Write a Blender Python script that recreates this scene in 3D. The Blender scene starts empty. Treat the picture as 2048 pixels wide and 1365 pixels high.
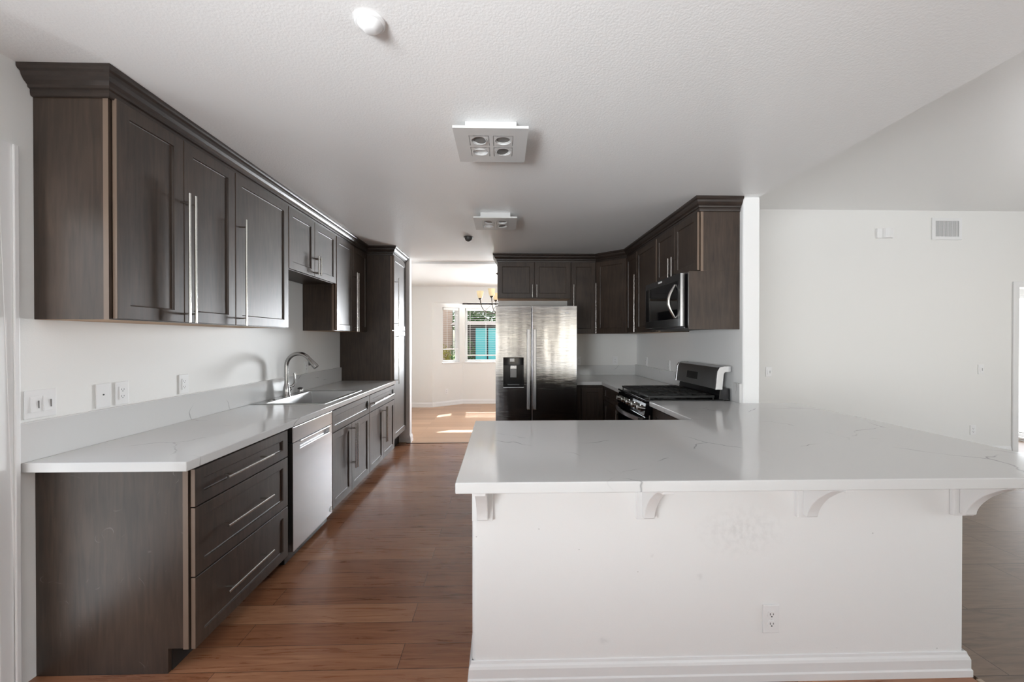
import bpy, bmesh, math, random
from mathutils import Vector, Matrix
random.seed(7)
PI = math.pi
S = bpy.context.scene
C = S.collection

# ------------------------------------------------------------------ camera, world, sun, daylight, exposure
cam_d = bpy.data.cameras.new('camera'); cam = bpy.data.objects.new('camera', cam_d); C.objects.link(cam)
cam_d.sensor_width = 36.0; cam_d.lens = 797.83 / 2048 * 36.0
cam_d.clip_start = 0.02; cam_d.clip_end = 200
cam.location = (0, 0, 1.4168); cam.rotation_euler = (PI / 2 - 0.005, 0, -0.0245)
S.camera = cam
S.view_settings.view_transform = 'Standard'; S.view_settings.look = 'None'
S.view_settings.gamma = 1.0; S.view_settings.exposure = 0.58
S.view_settings.use_curve_mapping = False
cy = S.cycles
cy.max_bounces = 10; cy.diffuse_bounces = 6; cy.glossy_bounces = 4; cy.transmission_bounces = 6
cy.caustics_reflective = False; cy.caustics_refractive = False
cy.sample_clamp_indirect = 6.0; cy.use_denoising = True

W = bpy.data.worlds.new('sky'); S.world = W; W.use_nodes = True
wn = W.node_tree.nodes; wl = W.node_tree.links; wn.clear()
sky = wn.new('ShaderNodeTexSky'); sky.sky_type = 'NISHITA'; sky.sun_disc = False
sky.sun_elevation = math.radians(43); sky.sun_rotation = math.radians(180)
bg = wn.new('ShaderNodeBackground'); bg.inputs[1].default_value = 0.16
wo = wn.new('ShaderNodeOutputWorld')
wl.new(sky.outputs[0], bg.inputs[0]); wl.new(bg.outputs[0], wo.inputs[0])

def sun(name, direction, strength, color=(1, .95, .88)):
    d = bpy.data.lights.new(name, 'SUN'); d.energy = strength; d.angle = math.radians(.6); d.color = color
    o = bpy.data.objects.new(name, d); C.objects.link(o)
    o.rotation_euler = Vector(direction).to_track_quat('-Z', 'Y').to_euler()
    o.location = (0, 20, 20)
def daylight(name, loc, direction, w, h, power, color=(1, 1, 1), spread=180):
    d = bpy.data.lights.new(name, 'AREA'); d.shape = 'RECTANGLE'; d.size = w; d.size_y = h; d.energy = power; d.color = color
    d.spread = math.radians(spread)
    o = bpy.data.objects.new(name, d); C.objects.link(o); o.location = loc
    o.rotation_euler = Vector(direction).to_track_quat('-Z', 'Y').to_euler()
sun('sun', (0.06, -1, -0.93), 8)
# daylight coming in through windows, some unseen and added as fill (each sits just outside its own window opening)
daylight('daylight_rear_slider', (2.58, -8.12, 1.05), (0, 1, .1), 1.44, 2.0, 8.5, (.84, .92, 1))
daylight('daylight_rear_narrow_window', (.5, -8.12, 1.2), (0, 1, .1), .5, 1.8, 2.6, (.84, .92, 1))
daylight('added_fill_rear', (-1.0, -8.12, 1.3), (.1, 1, .05), 1.4, 2.0, 12, (.92, .965, 1))  # added frontal fill for the kitchen, set at an unseen window
daylight('daylight_side_door', (-2.12, 1.14, 1.08), (1, -.1, .1), .86, 2.0, 8, (.93, .97, 1))
daylight('added_fill_side', (-2.12, -1.9, 1.3), (1, 1.7, .85), 2.0, 1.2, 66, (.93, .97, 1), 80)  # added fill for ceiling and deep kitchen, from an unseen window
daylight('daylight_living_window', (8.12, 0.0, 1.4), (-1, .3, .4), 3.0, 2.0, 112, (.93, .97, 1))
daylight('daylight_living_rear', (5.4, -8.12, 1.3), (-.3, 1, .15), 3.4, 2.1, 76, (.93, .97, 1))
daylight('added_fill_dining', (3.32, 7.0, 1.05), (-1, -.35, .1), 1.8, 2.0, 6, (.85, .93, 1))  # added to brighten the dining room from an unseen opening
daylight('daylight_bay_window', (.62, 8.95, 1.5), (-.33, -1, 0), 1.1, 1.15, 105, (.92, .96, 1), 100)
daylight('daylight_hall_window', (7.32, 5.4, 1.05), (-1, 0, 0), 0.8, 1.9, 16)

# ------------------------------------------------------------------ materials
def new_mat(name):
    m = bpy.data.materials.new(name); m.use_nodes = True
    return m, m.node_tree.nodes, m.node_tree.links, m.node_tree.nodes['Principled BSDF']
def plain(name, col, rough=.5, metal=0.0, spec=.5, bump=0, bscale=100, coat=0, emit=None, estr=0, bstretch=(1, 1, 1), bdist=.002):
    m, n, l, b = new_mat(name)
    b.inputs['Base Color'].default_value = (*col, 1); b.inputs['Roughness'].default_value = rough
    b.inputs['Metallic'].default_value = metal; b.inputs['Specular IOR Level'].default_value = spec
    b.inputs['Coat Weight'].default_value = coat
    if emit: b.inputs['Emission Color'].default_value = (*emit, 1); b.inputs['Emission Strength'].default_value = estr
    if bump:
        tc = n.new('ShaderNodeTexCoord'); mp = n.new('ShaderNodeMapping'); mp.inputs['Scale'].default_value = bstretch
        t = n.new('ShaderNodeTexNoise'); t.inputs['Scale'].default_value = bscale; t.inputs['Detail'].default_value = 3
        bp = n.new('ShaderNodeBump'); bp.inputs['Strength'].default_value = bump; bp.inputs['Distance'].default_value = bdist
        l.new(tc.outputs['Object'], mp.inputs[0]); l.new(mp.outputs[0], t.inputs[0])
        l.new(t.outputs[0], bp.inputs['Height']); l.new(bp.outputs[0], b.inputs['Normal'])
    return m
def ramp(n, stops):
    r = n.new('ShaderNodeValToRGB'); e = r.color_ramp.elements
    e[0].position = stops[0][0]; e[0].color = (*stops[0][1], 1)
    e[1].position = stops[-1][0]; e[1].color = (*stops[-1][1], 1)
    for p, c in stops[1:-1]:
        k = e.new(p); k.color = (*c, 1)
    return r
def wood(name, dark, light, rough, stretch=(14, 14, 1.2), spec=.5, scratch=False):
    m, n, l, b = new_mat(name)
    tc = n.new('ShaderNodeTexCoord'); mp = n.new('ShaderNodeMapping'); mp.inputs['Scale'].default_value = stretch
    t = n.new('ShaderNodeTexNoise'); t.inputs['Scale'].default_value = 4; t.inputs['Detail'].default_value = 6; t.inputs['Distortion'].default_value = .6
    t2 = n.new('ShaderNodeTexNoise'); t2.inputs['Scale'].default_value = 3.5; t2.inputs['Detail'].default_value = 3
    mx = n.new('ShaderNodeMath'); mx.operation = 'MULTIPLY_ADD'; mx.inputs[1].default_value = .55
    m2 = n.new('ShaderNodeMath'); m2.operation = 'MULTIPLY'; m2.inputs[1].default_value = .45
    r = ramp(n, [(.33, dark), (.66, light)])
    l.new(tc.outputs['Object'], mp.inputs[0]); l.new(mp.outputs[0], t.inputs[0]); l.new(tc.outputs['Object'], t2.inputs[0])
    l.new(t2.outputs[0], m2.inputs[0]); l.new(t.outputs[0], mx.inputs[0]); l.new(m2.outputs[0], mx.inputs[2])
    l.new(mx.outputs[0], r.inputs[0])
    # thin pale scratches, sparse
    sn = n.new('ShaderNodeTexNoise'); sn.inputs['Scale'].default_value = 9; sn.inputs['Detail'].default_value = 1
    l.new(tc.outputs['Object'], sn.inputs[0])
    sr = ramp(n, [(.494, (0, 0, 0)), (.5, (1, 1, 1)), (.506, (0, 0, 0))]); l.new(sn.outputs[0], sr.inputs[0])
    sk = n.new('ShaderNodeTexNoise'); sk.inputs['Scale'].default_value = 14; sk.inputs['Detail'].default_value = 1; l.new(tc.outputs['Object'], sk.inputs[0])
    skr = ramp(n, [(.60, (0, 0, 0)), (.68, (1, 1, 1))]); l.new(sk.outputs[0], skr.inputs[0])
    sm = n.new('ShaderNodeMath'); sm.operation = 'MULTIPLY'; l.new(sr.outputs[0], sm.inputs[0]); l.new(skr.outputs[0], sm.inputs[1])
    s2 = n.new('ShaderNodeMath'); s2.operation = 'MULTIPLY'; s2.inputs[1].default_value = .5 if scratch else 0; l.new(sm.outputs[0], s2.inputs[0])
    smx = n.new('ShaderNodeMix'); smx.data_type = 'RGBA'; smx.inputs[7].default_value = (.20, .18, .16, 1)
    l.new(s2.outputs[0], smx.inputs[0]); l.new(r.outputs[0], smx.inputs[6]); l.new(smx.outputs[2], b.inputs['Base Color'])
    b.inputs['Roughness'].default_value = rough; b.inputs['Specular IOR Level'].default_value = spec
    bp = n.new('ShaderNodeBump'); bp.inputs['Strength'].default_value = .12; bp.inputs['Distance'].default_value = .001
    l.new(t.outputs[0], bp.inputs['Height']); l.new(bp.outputs[0], b.inputs['Normal'])
    return m
M = {}
M['wall'] = plain('wall_paint', (.81, .805, .785), .55, bump=.12, bscale=160)
M['wall_white'] = plain('wall_paint_bright', (.86, .86, .855), .5, bump=.10, bscale=160)
def scuffed_wall():
    m = plain('wall_paint_scuffed', (.86, .86, .855), .5, bump=.10, bscale=160)
    n, l = m.node_tree.nodes, m.node_tree.links; b = n['Principled BSDF']; tc = n.new('ShaderNodeTexCoord')
    acc = None
    for loc, size, amt in (((1.0, 1.63, .62), (.22, .30, .13), .26), ((.42, 1.63, .17), (.030, .1, .020), .3), ((.82, 1.63, .43), (.020, .1, .018), .3), ((.62, 1.63, .52), (.012, .1, .010), .3)):
        mp = n.new('ShaderNodeMapping'); mp.vector_type = 'TEXTURE'; mp.inputs['Location'].default_value = loc; mp.inputs['Scale'].default_value = size
        g = n.new('ShaderNodeTexGradient'); g.gradient_type = 'SPHERICAL'
        l.new(tc.outputs['Object'], mp.inputs[0]); l.new(mp.outputs[0], g.inputs[0])
        k = n.new('ShaderNodeMath'); k.operation = 'MULTIPLY'; k.inputs[1].default_value = amt; l.new(g.outputs[1], k.inputs[0])
        if acc is None: acc = k
        else:
            a2 = n.new('ShaderNodeMath'); a2.operation = 'MAXIMUM'; l.new(acc.outputs[0], a2.inputs[0]); l.new(k.outputs[0], a2.inputs[1]); acc = a2
    nz = n.new('ShaderNodeTexNoise'); nz.inputs['Scale'].default_value = 38; nz.inputs['Detail'].default_value = 5; l.new(tc.outputs['Object'], nz.inputs[0])
    nr = ramp(n, [(.42, (.15, .15, .15)), (.66, (1, 1, 1))]); l.new(nz.outputs[0], nr.inputs[0])
    mu = n.new('ShaderNodeMath'); mu.operation = 'MULTIPLY'; l.new(acc.outputs[0], mu.inputs[0]); l.new(nr.outputs[0], mu.inputs[1])
    # sparse specks
    vo = n.new('ShaderNodeTexVoronoi'); vo.inputs['Scale'].default_value = 9; l.new(tc.outputs['Object'], vo.inputs[0])
    vr = ramp(n, [(.018, (1, 1, 1)), (.030, (0, 0, 0))]); l.new(vo.outputs[0], vr.inputs[0])
    sp = n.new('ShaderNodeMath'); sp.operation = 'MULTIPLY'; sp.inputs[1].default_value = .75; l.new(vr.outputs[0], sp.inputs[0])
    mxx = n.new('ShaderNodeMath'); mxx.operation = 'MAXIMUM'; l.new(mu.outputs[0], mxx.inputs[0]); l.new(sp.outputs[0], mxx.inputs[1])
    mix = n.new('ShaderNodeMix'); mix.data_type = 'RGBA'; mix.inputs[6].default_value = (.86, .86, .855, 1); mix.inputs[7].default_value = (.42, .41, .40, 1)
    l.new(mxx.outputs[0], mix.inputs[0]); l.new(mix.outputs[2], b.inputs['Base Color'])
    return m
M['wall_scuffed'] = scuffed_wall()
M['ceiling'] = plain('ceiling_paint', (.90, .90, .895), .36, bump=.35, bscale=110, bdist=.003)
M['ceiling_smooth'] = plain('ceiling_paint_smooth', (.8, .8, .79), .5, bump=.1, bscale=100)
M['trim'] = plain('trim_paint', (.82, .82, .82), .32)
M['plastic'] = plain('white_plastic', (.84, .84, .84), .3)
M['slot'] = plain('slot_dark', (.05, .05, .05), .6)
M['fixture'] = plain('fixture_enamel', (.62, .62, .615), .35)
M['cab'] = wood('espresso_maple', (.024, .0155, .0112), (.062, .041, .029), .43)
M['cab_worn'] = wood('espresso_maple_worn', (.024, .0155, .0112), (.062, .041, .029), .38, scratch=True)
M['crown'] = wood('espresso_crown', (.018, .0125, .010), (.042, .029, .023), .30, stretch=(3, 3, 10))
M['edge'] = plain('worn_edge', (.19, .135, .10), .45)
M['raw'] = plain('raw_underside', (.50, .33, .20), .6)
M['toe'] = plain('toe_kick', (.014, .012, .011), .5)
M['steel'] = plain('brushed_steel', (.56, .56, .57), .27, 1.0, bump=.03, bscale=3, bstretch=(1, 1, 60), bdist=.002)
def brushed(name, col, rough, wave, brush, wscale=(3.2, 1, .45), wdist=.010):
    # satin steel: fine level brushing over a slow waviness of the sheet
    m, n, l, b = new_mat(name)
    b.inputs['Base Color'].default_value = (*col, 1); b.inputs['Metallic'].default_value = 1; b.inputs['Roughness'].default_value = rough
    tc = n.new('ShaderNodeTexCoord'); prev = None
    for sc_, st, d, det in ((wscale, wave, wdist, 1), ((1.5, 1.5, 260), brush, .0012, 2)):
        mp = n.new('ShaderNodeMapping'); mp.inputs['Scale'].default_value = sc_
        t = n.new('ShaderNodeTexNoise'); t.inputs['Scale'].default_value = 2.2; t.inputs['Detail'].default_value = det
        bp = n.new('ShaderNodeBump'); bp.inputs['Strength'].default_value = st; bp.inputs['Distance'].default_value = d
        l.new(tc.outputs['Object'], mp.inputs[0]); l.new(mp.outputs[0], t.inputs[0]); l.new(t.outputs[0], bp.inputs['Height'])
        if prev: l.new(prev.outputs[0], bp.inputs['Normal'])
        prev = bp
    l.new(prev.outputs[0], b.inputs['Normal'])
    return m
M['steel_fridge'] = brushed('fridge_steel', (.56, .57, .59), .10, .34, .17)
M['steel_dark'] = plain('dark_steel', (.16, .16, .165), .28, 1.0)
M['steel_mid'] = plain('mid_steel', (.34, .34, .35), .32, 1.0)
M['nickel'] = plain('satin_nickel', (.62, .60, .57), .24, 1.0)
M['chrome'] = plain('faucet_steel', (.40, .39, .38), .2, 1.0)
M['sink'] = plain('sink_steel', (.50, .50, .50), .42, 1.0)
M['black'] = plain('black_enamel', (.008, .008, .009), .18)
M['glass_black'] = plain('black_glass', (.006, .006, .007), .05)
M['iron'] = plain('cast_iron', (.012, .012, .012), .5)
M['bronze'] = plain('oiled_bronze', (.06, .043, .032), .4, .7)
M['amber'] = plain('amber_glass', (.86, .69, .42), .35)
M['amber'].node_tree.nodes['Principled BSDF'].inputs['Subsurface Weight'].default_value = .2
M['blind'] = plain('blind_vinyl', (.85, .85, .84), .4)
M['lamp'] = plain('lamp_reflector', (.16, .155, .15), .4)
M['vent_back'] = plain('vent_back', (.10, .10, .10), .6)
M['lamp_white'] = plain('lamp_frost', (.75, .75, .74), .3)
M['grey'] = plain('grey_metal', (.07, .068, .065), .45, .3)
M['threshold'] = plain('threshold', (.055, .03, .018), .5)
M['oak_strip'] = plain('oak_strip', (.42, .32, .23), .4)
M['grass'] = plain('grass', (.16, .22, .07), .9, bump=.5, bscale=40, bdist=.02)
M['patio'] = plain('patio_concrete', (.55, .52, .47), .9)
M['leaf'] = plain('leaf', (.07, .17, .035), .6)
M['leaf_yellow'] = plain('leaf_yellow', (.32, .27, .05), .6)
M['bark'] = plain('bark', (.09, .06, .04), .9)
M['siding'] = plain('shed_siding', (.045, .040, .035), .7)
M['turquoise'] = plain('turquoise_paint', (.10, .50, .50), .4)
M['stucco'] = plain('stucco', (.55, .40, .30), .8, bump=.2, bscale=60)
M['roof'] = plain('roof_shingle', (.12, .10, .09), .9)
M['mark'] = plain('wall_scuff', (.25, .24, .23), .7)

def glass_mat():
    m, n, l, b = new_mat('window_glass')
    b.inputs['Base Color'].default_value = (1, 1, 1, 1); b.inputs['Roughness'].default_value = 0
    b.inputs['Transmission Weight'].default_value = 1; b.inputs['IOR'].default_value = 1.0
    b.inputs['Alpha'].default_value = .12
    return m
M['glass'] = glass_mat()

def quartz():
    m, n, l, b = new_mat('white_quartz')
    tc = n.new('ShaderNodeTexCoord')
    nz = n.new('ShaderNodeTexNoise'); nz.inputs['Scale'].default_value = 2.2; nz.inputs['Detail'].default_value = 4
    va = n.new('ShaderNodeVectorMath'); va.operation = 'MULTIPLY_ADD'; va.inputs[1].default_value = (.30, .30, .30)
    l.new(tc.outputs['Object'], nz.inputs[0]); l.new(nz.outputs[1], va.inputs[0]); l.new(tc.outputs['Object'], va.inputs[2])
    vo = n.new('ShaderNodeTexVoronoi'); vo.feature = 'DISTANCE_TO_EDGE'; vo.inputs['Scale'].default_value = 1.55
    l.new(va.outputs[0], vo.inputs[0])
    e = ramp(n, [(0.0, (1, 1, 1)), (.0055, (0, 0, 0))]); l.new(vo.outputs[0], e.inputs[0])
    mk = n.new('ShaderNodeTexNoise'); mk.inputs['Scale'].default_value = 3.4; mk.inputs['Detail'].default_value = 2
    l.new(tc.outputs['Object'], mk.inputs[0])
    mr = ramp(n, [(.51, (0, 0, 0)), (.60, (1, 1, 1))]); l.new(mk.outputs[0], mr.inputs[0])
    mu = n.new('ShaderNodeMath'); mu.operation = 'MULTIPLY'; l.new(e.outputs[0], mu.inputs[0]); l.new(mr.outputs[0], mu.inputs[1])
    m3 = n.new('ShaderNodeMath'); m3.operation = 'MULTIPLY'; m3.inputs[1].default_value = .75; l.new(mu.outputs[0], m3.inputs[0])
    mix = n.new('ShaderNodeMix'); mix.data_type = 'RGBA'
    mix.inputs[6].default_value = (.68, .68, .675, 1); mix.inputs[7].default_value = (.20, .20, .205, 1)
    l.new(m3.outputs[0], mix.inputs[0]); l.new(mix.outputs[2], b.inputs['Base Color'])
    b.inputs['Roughness'].default_value = .10; b.inputs['Specular IOR Level'].default_value = .55
    return m
M['quartz'] = quartz()

def plank_floor(name, cols, width, row, rough, offset=.37, mortar=.0012, seam=(.03, .015, .01), grain=.35, gs=(1.6, 22, 1), spec=.5, bump=.15):
    m, n, l, b = new_mat(name)
    tc = n.new('ShaderNodeTexCoord')
    br = n.new('ShaderNodeTexBrick'); br.offset = offset; br.offset_frequency = 2; br.squash = 1
    br.inputs['Scale'].default_value = 1; br.inputs['Brick Width'].default_value = width; br.inputs['Row Height'].default_value = row
    br.inputs['Mortar Size'].default_value = mortar; br.inputs['Mortar Smooth'].default_value = .1; br.inputs['Bias'].default_value = 0
    br.inputs['Color1'].default_value = (0, 0, 0, 1); br.inputs['Color2'].default_value = (1, 1, 1, 1); br.inputs['Mortar'].default_value = (.5, .5, .5, 1)
    l.new(tc.outputs['Object'], br.inputs[0])
    mp = n.new('ShaderNodeMapping'); mp.inputs['Scale'].default_value = gs
    l.new(tc.outputs['Object'], mp.inputs[0])
    # shift the grain from plank to plank
    sh = n.new('ShaderNodeVectorMath'); sh.operation = 'MULTIPLY_ADD'; sh.inputs[1].default_value = (7.3, 3.1, 5.7)
    l.new(br.outputs[0], sh.inputs[0]); l.new(mp.outputs[0], sh.inputs[2])
    nz = n.new('ShaderNodeTexNoise'); nz.inputs['Scale'].default_value = 1.6; nz.inputs['Detail'].default_value = 8; nz.inputs['Roughness'].default_value = .62; nz.inputs['Distortion'].default_value = 1.2
    l.new(sh.outputs[0], nz.inputs[0])
    a = n.new('ShaderNodeMath'); a.operation = 'MULTIPLY'; a.inputs[1].default_value = 1 - grain
    bw = n.new('ShaderNodeSeparateColor'); l.new(br.outputs[0], bw.inputs[0]); l.new(bw.outputs[0], a.inputs[0])
    st = n.new('ShaderNodeMapRange'); st.inputs[1].default_value = .32; st.inputs[2].default_value = .68
    l.new(nz.outputs[0], st.inputs[0])
    c = n.new('ShaderNodeMath'); c.operation = 'MULTIPLY_ADD'; c.inputs[1].default_value = grain
    l.new(st.outputs[0], c.inputs[0]); l.new(a.outputs[0], c.inputs[2])
    k = len(cols) - 1
    r = ramp(n, [(i / k, cc) for i, cc in enumerate(cols)]); l.new(c.outputs[0], r.inputs[0])
    mix = n.new('ShaderNodeMix'); mix.data_type = 'RGBA'; mix.inputs[7].default_value = (*seam, 1)
    l.new(br.outputs[1], mix.inputs[0]); l.new(r.outputs[0], mix.inputs[6]); l.new(mix.outputs[2], b.inputs['Base Color'])
    b.inputs['Roughness'].default_value = rough; b.inputs['Specular IOR Level'].default_value = spec
    rr = n.new('ShaderNodeMapRange'); rr.inputs[3].default_value = rough - .06; rr.inputs[4].default_value = rough + .10
    l.new(nz.outputs[0], rr.inputs[0]); l.new(rr.outputs[0], b.inputs['Roughness'])
    bp = n.new('ShaderNodeBump'); bp.inputs['Strength'].default_value = bump; bp.inputs['Distance'].default_value = .0015
    l.new(nz.outputs[0], bp.inputs['Height']); l.new(bp.outputs[0], b.inputs['Normal'])
    return m
M['floor'] = plank_floor('walnut_laminate', [(.13, .050, .022), (.25, .102, .050), (.34, .158, .083), (.43, .225, .128)], 1.22, .143, .27, grain=.52)
M['floor_dining'] = plank_floor('light_dining_planks', [(.36, .20, .11), (.46, .275, .165), (.55, .35, .22)], 1.2, .19, .30, seam=(.2, .12, .07))
M['floor_living'] = plank_floor('taupe_tile', [(.11, .070, .045), (.185, .125, .085), (.235, .165, .115)], .61, .405, .42, offset=.5, mortar=.002, seam=(.07, .045, .03), grain=.75, gs=(2.2, 15, 1))

# ------------------------------------------------------------------ mesh builder
class MB:
    """collects shapes; build() links them as ONE mesh object"""
    def __init__(self, T=None):
        self.v = []; self.f = []; self.mi = []; self.T = T
    def add(self, vs, fs, mi=0):
        o = len(self.v)
        for p in vs:
            self.v.append(Vector(self.T(*p)) if self.T else Vector(p))
        for f in fs:
            self.f.append([o + i for i in f]); self.mi.append(mi)
        return self
    def box(self, x0, x1, y0, y1, z0, z1, mi=0, side=None):
        vs = [(x, y, z) for x in (x0, x1) for y in (y0, y1) for z in (z0, z1)]
        fs = [(0, 1, 3, 2), (4, 6, 7, 5), (0, 4, 5, 1), (2, 3, 7, 6), (0, 2, 6, 4), (1, 5, 7, 3)]   # -x +x -y +y -z +z
        o = len(self.v)
        for p in vs: self.v.append(Vector(self.T(*p)) if self.T else Vector(p))
        for i, f in enumerate(fs):
            self.f.append([o + k for k in f]); self.mi.append((side or {}).get(i, mi))
        return self
    def prism(self, pts, axis, a, b, mi=0):
        n = len(pts)
        def mk(p, t):
            return {'x': (t, p[0], p[1]), 'y': (p[0], t, p[1]), 'z': (p[0], p[1], t)}[axis]
        vs = [mk(p, a) for p in pts] + [mk(p, b) for p in pts]
        fs = [tuple(range(n))[::-1], tuple(range(n, 2 * n))] + [(i, (i + 1) % n, n + (i + 1) % n, n + i) for i in range(n)]
        return self.add(vs, fs, mi)
    def tube(self, pts, r, seg=12, mi=0, cap=True):
        pts = [Vector(p) for p in pts]; n = len(pts)
        rs = r if isinstance(r, (list, tuple)) else [r] * n
        vs = []; up = None
        for i, p in enumerate(pts):
            d = (pts[min(i + 1, n - 1)] - pts[max(i - 1, 0)]).normalized()
            if up is None:
                up = Vector((0, 0, 1)) if abs(d.z) < .9 else Vector((1, 0, 0))
            a = d.cross(up).normalized(); bb = a.cross(d).normalized(); up = bb
            for k in range(seg):
                t = 2 * PI * k / seg
                vs.append(p + (a * math.cos(t) + bb * math.sin(t)) * rs[i])
        fs = [(i * seg + k, i * seg + (k + 1) % seg, (i + 1) * seg + (k + 1) % seg, (i + 1) * seg + k) for i in range(n - 1) for k in range(seg)]
        if cap: fs += [tuple(range(seg))[::-1], tuple(range((n - 1) * seg, n * seg))]
        return self.add(vs, fs, mi)
    def lathe(self, prof, c, seg=24, mi=0, axis='z'):
        vs = []
        for r, h in prof:
            for k in range(seg):
                t = 2 * PI * k / seg; a, b2 = r * math.cos(t), r * math.sin(t)
                vs.append({'z': (c[0] + a, c[1] + b2, c[2] + h), 'y': (c[0] + a, c[1] + h, c[2] + b2), 'x': (c[0] + h, c[1] + a, c[2] + b2)}[axis])
        n = len(prof)
        fs = [(i * seg + k, i * seg + (k + 1) % seg, (i + 1) * seg + (k + 1) % seg, (i + 1) * seg + k) for i in range(n - 1) for k in range(seg)]
        if prof[0][0] > 0: fs.append(tuple(range(seg))[::-1])
        if prof[-1][0] > 0: fs.append(tuple(range((n - 1) * seg, n * seg)))
        return self.add(vs, fs, mi)
    def build(self, name, mat, parent=None, bevel=0, smooth=False, local=False, seg=2):
        me = bpy.data.meshes.new(name)
        off = Vector((0, 0, 0))
        if parent is not None and not local: off = root_loc(parent)
        bm = bmesh.new()
        vs = [bm.verts.new(p - off) for p in self.v]
        for f, mi in zip(self.f, self.mi):
            try:
                q = bm.faces.new([vs[i] for i in f]); q.material_index = mi
            except ValueError: pass
        bmesh.ops.remove_doubles(bm, verts=bm.verts, dist=1e-6)
        bmesh.ops.recalc_face_normals(bm, faces=bm.faces)
        bm.to_mesh(me); bm.free()
        for mm in (mat if isinstance(mat, (list, tuple)) else [mat]): me.materials.append(mm)
        o = bpy.data.objects.new(name, me); C.objects.link(o)
        if parent is not None: o.parent = parent
        if smooth:
            me.shade_smooth(); me.set_sharp_from_angle(angle=math.radians(40))
        if bevel:
            md = o.modifiers.new('bevel', 'BEVEL'); md.width = bevel; md.segments = seg; md.limit_method = 'ANGLE'; md.angle_limit = math.radians(50)
        return o
def root_loc(o):
    l = Vector((0, 0, 0))
    while o is not None: l = l + o.location; o = o.parent
    return l
def root(name, label, cat, loc=(0, 0, 0), group=None, rz=0):
    o = bpy.data.objects.new(name, None); C.objects.link(o); o.empty_display_size = .1
    o.location = loc; o.rotation_euler = (0, 0, rz); o['label'] = label; o['category'] = cat
    if group: o['group'] = group
    return o
def tag(o, label, cat, group=None):
    o['label'] = label; o['category'] = cat
    if group: o['group'] = group
    return o
def struct(o): o['kind'] = 'structure'; return o
def dup(o, loc=None, rz=None, label=None, group=None, parent=None):
    c = o.copy(); C.objects.link(c)
    if parent is not None: c.parent = parent
    if loc is not None: c.location = loc
    if rz is not None: c.rotation_euler = (0, 0, rz)
    if label: c['label'] = label
    if group: c['group'] = group
    for ch in list(o.children): dup(ch, parent=c)
    return c

# ------------------------------------------------------------------ setting: floors, ceilings, walls
XW = -1.957; ZC = 2.533; XR = 1.885; YB = 5.56; ZL = 2.985; YL = 4.75
XE = -2.09; YR = -8.0; XLR = 8.0
def sbox(name, mat, *b, bevel=0):
    return struct(MB().box(*b).build(name, mat, bevel=bevel))
sbox('floor', M['floor'], XE, 1.965, YR, 5.43, -.12, 0)
sbox('floor_dining', M['floor_dining'], XE, 3.3, 5.445, 8.95, -.12, 0)
sbox('floor_living', M['floor_living'], 1.985, XLR, YR, YL, -.12, 0)
sbox('floor_hall', M['floor_living'], 6.1, 7.3, YL, 6.0, -.12, 0)
sbox('trim_threshold', M['threshold'], -1.30, -.06, 5.43, 5.445, -.02, .004)
sbox('trim_transition', M['oak_strip'], 1.965, 1.985, YR, 1.60, -.02, .006)
sbox('ceiling', M['ceiling'], XE, 2.02, YR, 5.79, ZC, 3.15)
sbox('ceiling_dining', M['ceiling_smooth'], XE, 3.3, 5.79, 8.45, 2.505, 3.15)
sbox('ceiling_living', M['ceiling'], 2.02, XLR + .1, YR, YL, ZL, 3.15)
sbox('ceiling_hall', M['ceiling_smooth'], 6.1, 7.3, YL + .13, 6.0, 2.4, 2.5)

def wall_with_holes(name, mat, axis, c0, c1, u0, u1, z0, z1, holes):
    """axis x: wall normal along x (spans y); holes (ua, ub, za, zb)"""
    mb = MB()
    us = sorted({u0, u1, *[h[0] for h in holes], *[h[1] for h in holes]})
    for a, b in zip(us, us[1:]):
        zs = [(z0, z1)]
        for h in holes:
            if h[0] <= a + 1e-6 and h[1] >= b - 1e-6:
                nz = []
                for p, q in zs:
                    if h[2] > p: nz.append((p, min(q, h[2])))
                    if h[3] < q: nz.append((max(p, h[3]), q))
                zs = nz
        for p, q in zs:
            if q - p > 1e-5:
                if axis == 'x': mb.box(c0, c1, a, b, p, q)
                else: mb.box(a, b, c0, c1, p, q)
    return struct(mb.build(name, mat))
wall_with_holes('wall_left', M['wall'], 'x', XE, XW, YR, 8.42, 0, ZC, [(.70, 1.58, 0, 2.12), (-2.9, -.9, .7, 1.9)])
wall_with_holes('wall_rear', M['wall'], 'y', YR - .1, YR, XE, XLR + .1, 0, ZL + .1,
                [(1.86, 3.30, .02, 2.08), (.25, .75, .3, 2.1), (-1.75, -.3, .3, 2.3), (3.7, 7.1, .3, 2.4)])
wall_with_holes('wall_living_side', M['wall'], 'x', XLR, XLR + .1, YR, YL + .13, 0, ZL + .1, [(-1.6, 1.6, .35, 2.45)])
wall_with_holes('wall_living_back', M['wall'], 'y', YL, YL + .13, 2.02, XLR, 0, ZL + .1, [(6.33, 7.20, 0, 2.05)])
sbox('wall_right', M['wall_white'], XR, 2.02, 3.08, YB, 0, ZC, bevel=.012)
sbox('wall_back', M['wall'], -.055, 2.02, YB, 5.70, 0, ZC)
sbox('wall_pantry_end', M['wall_white'], XW, -1.262, 5.475, 5.60, 0, ZC, bevel=.012)
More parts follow.
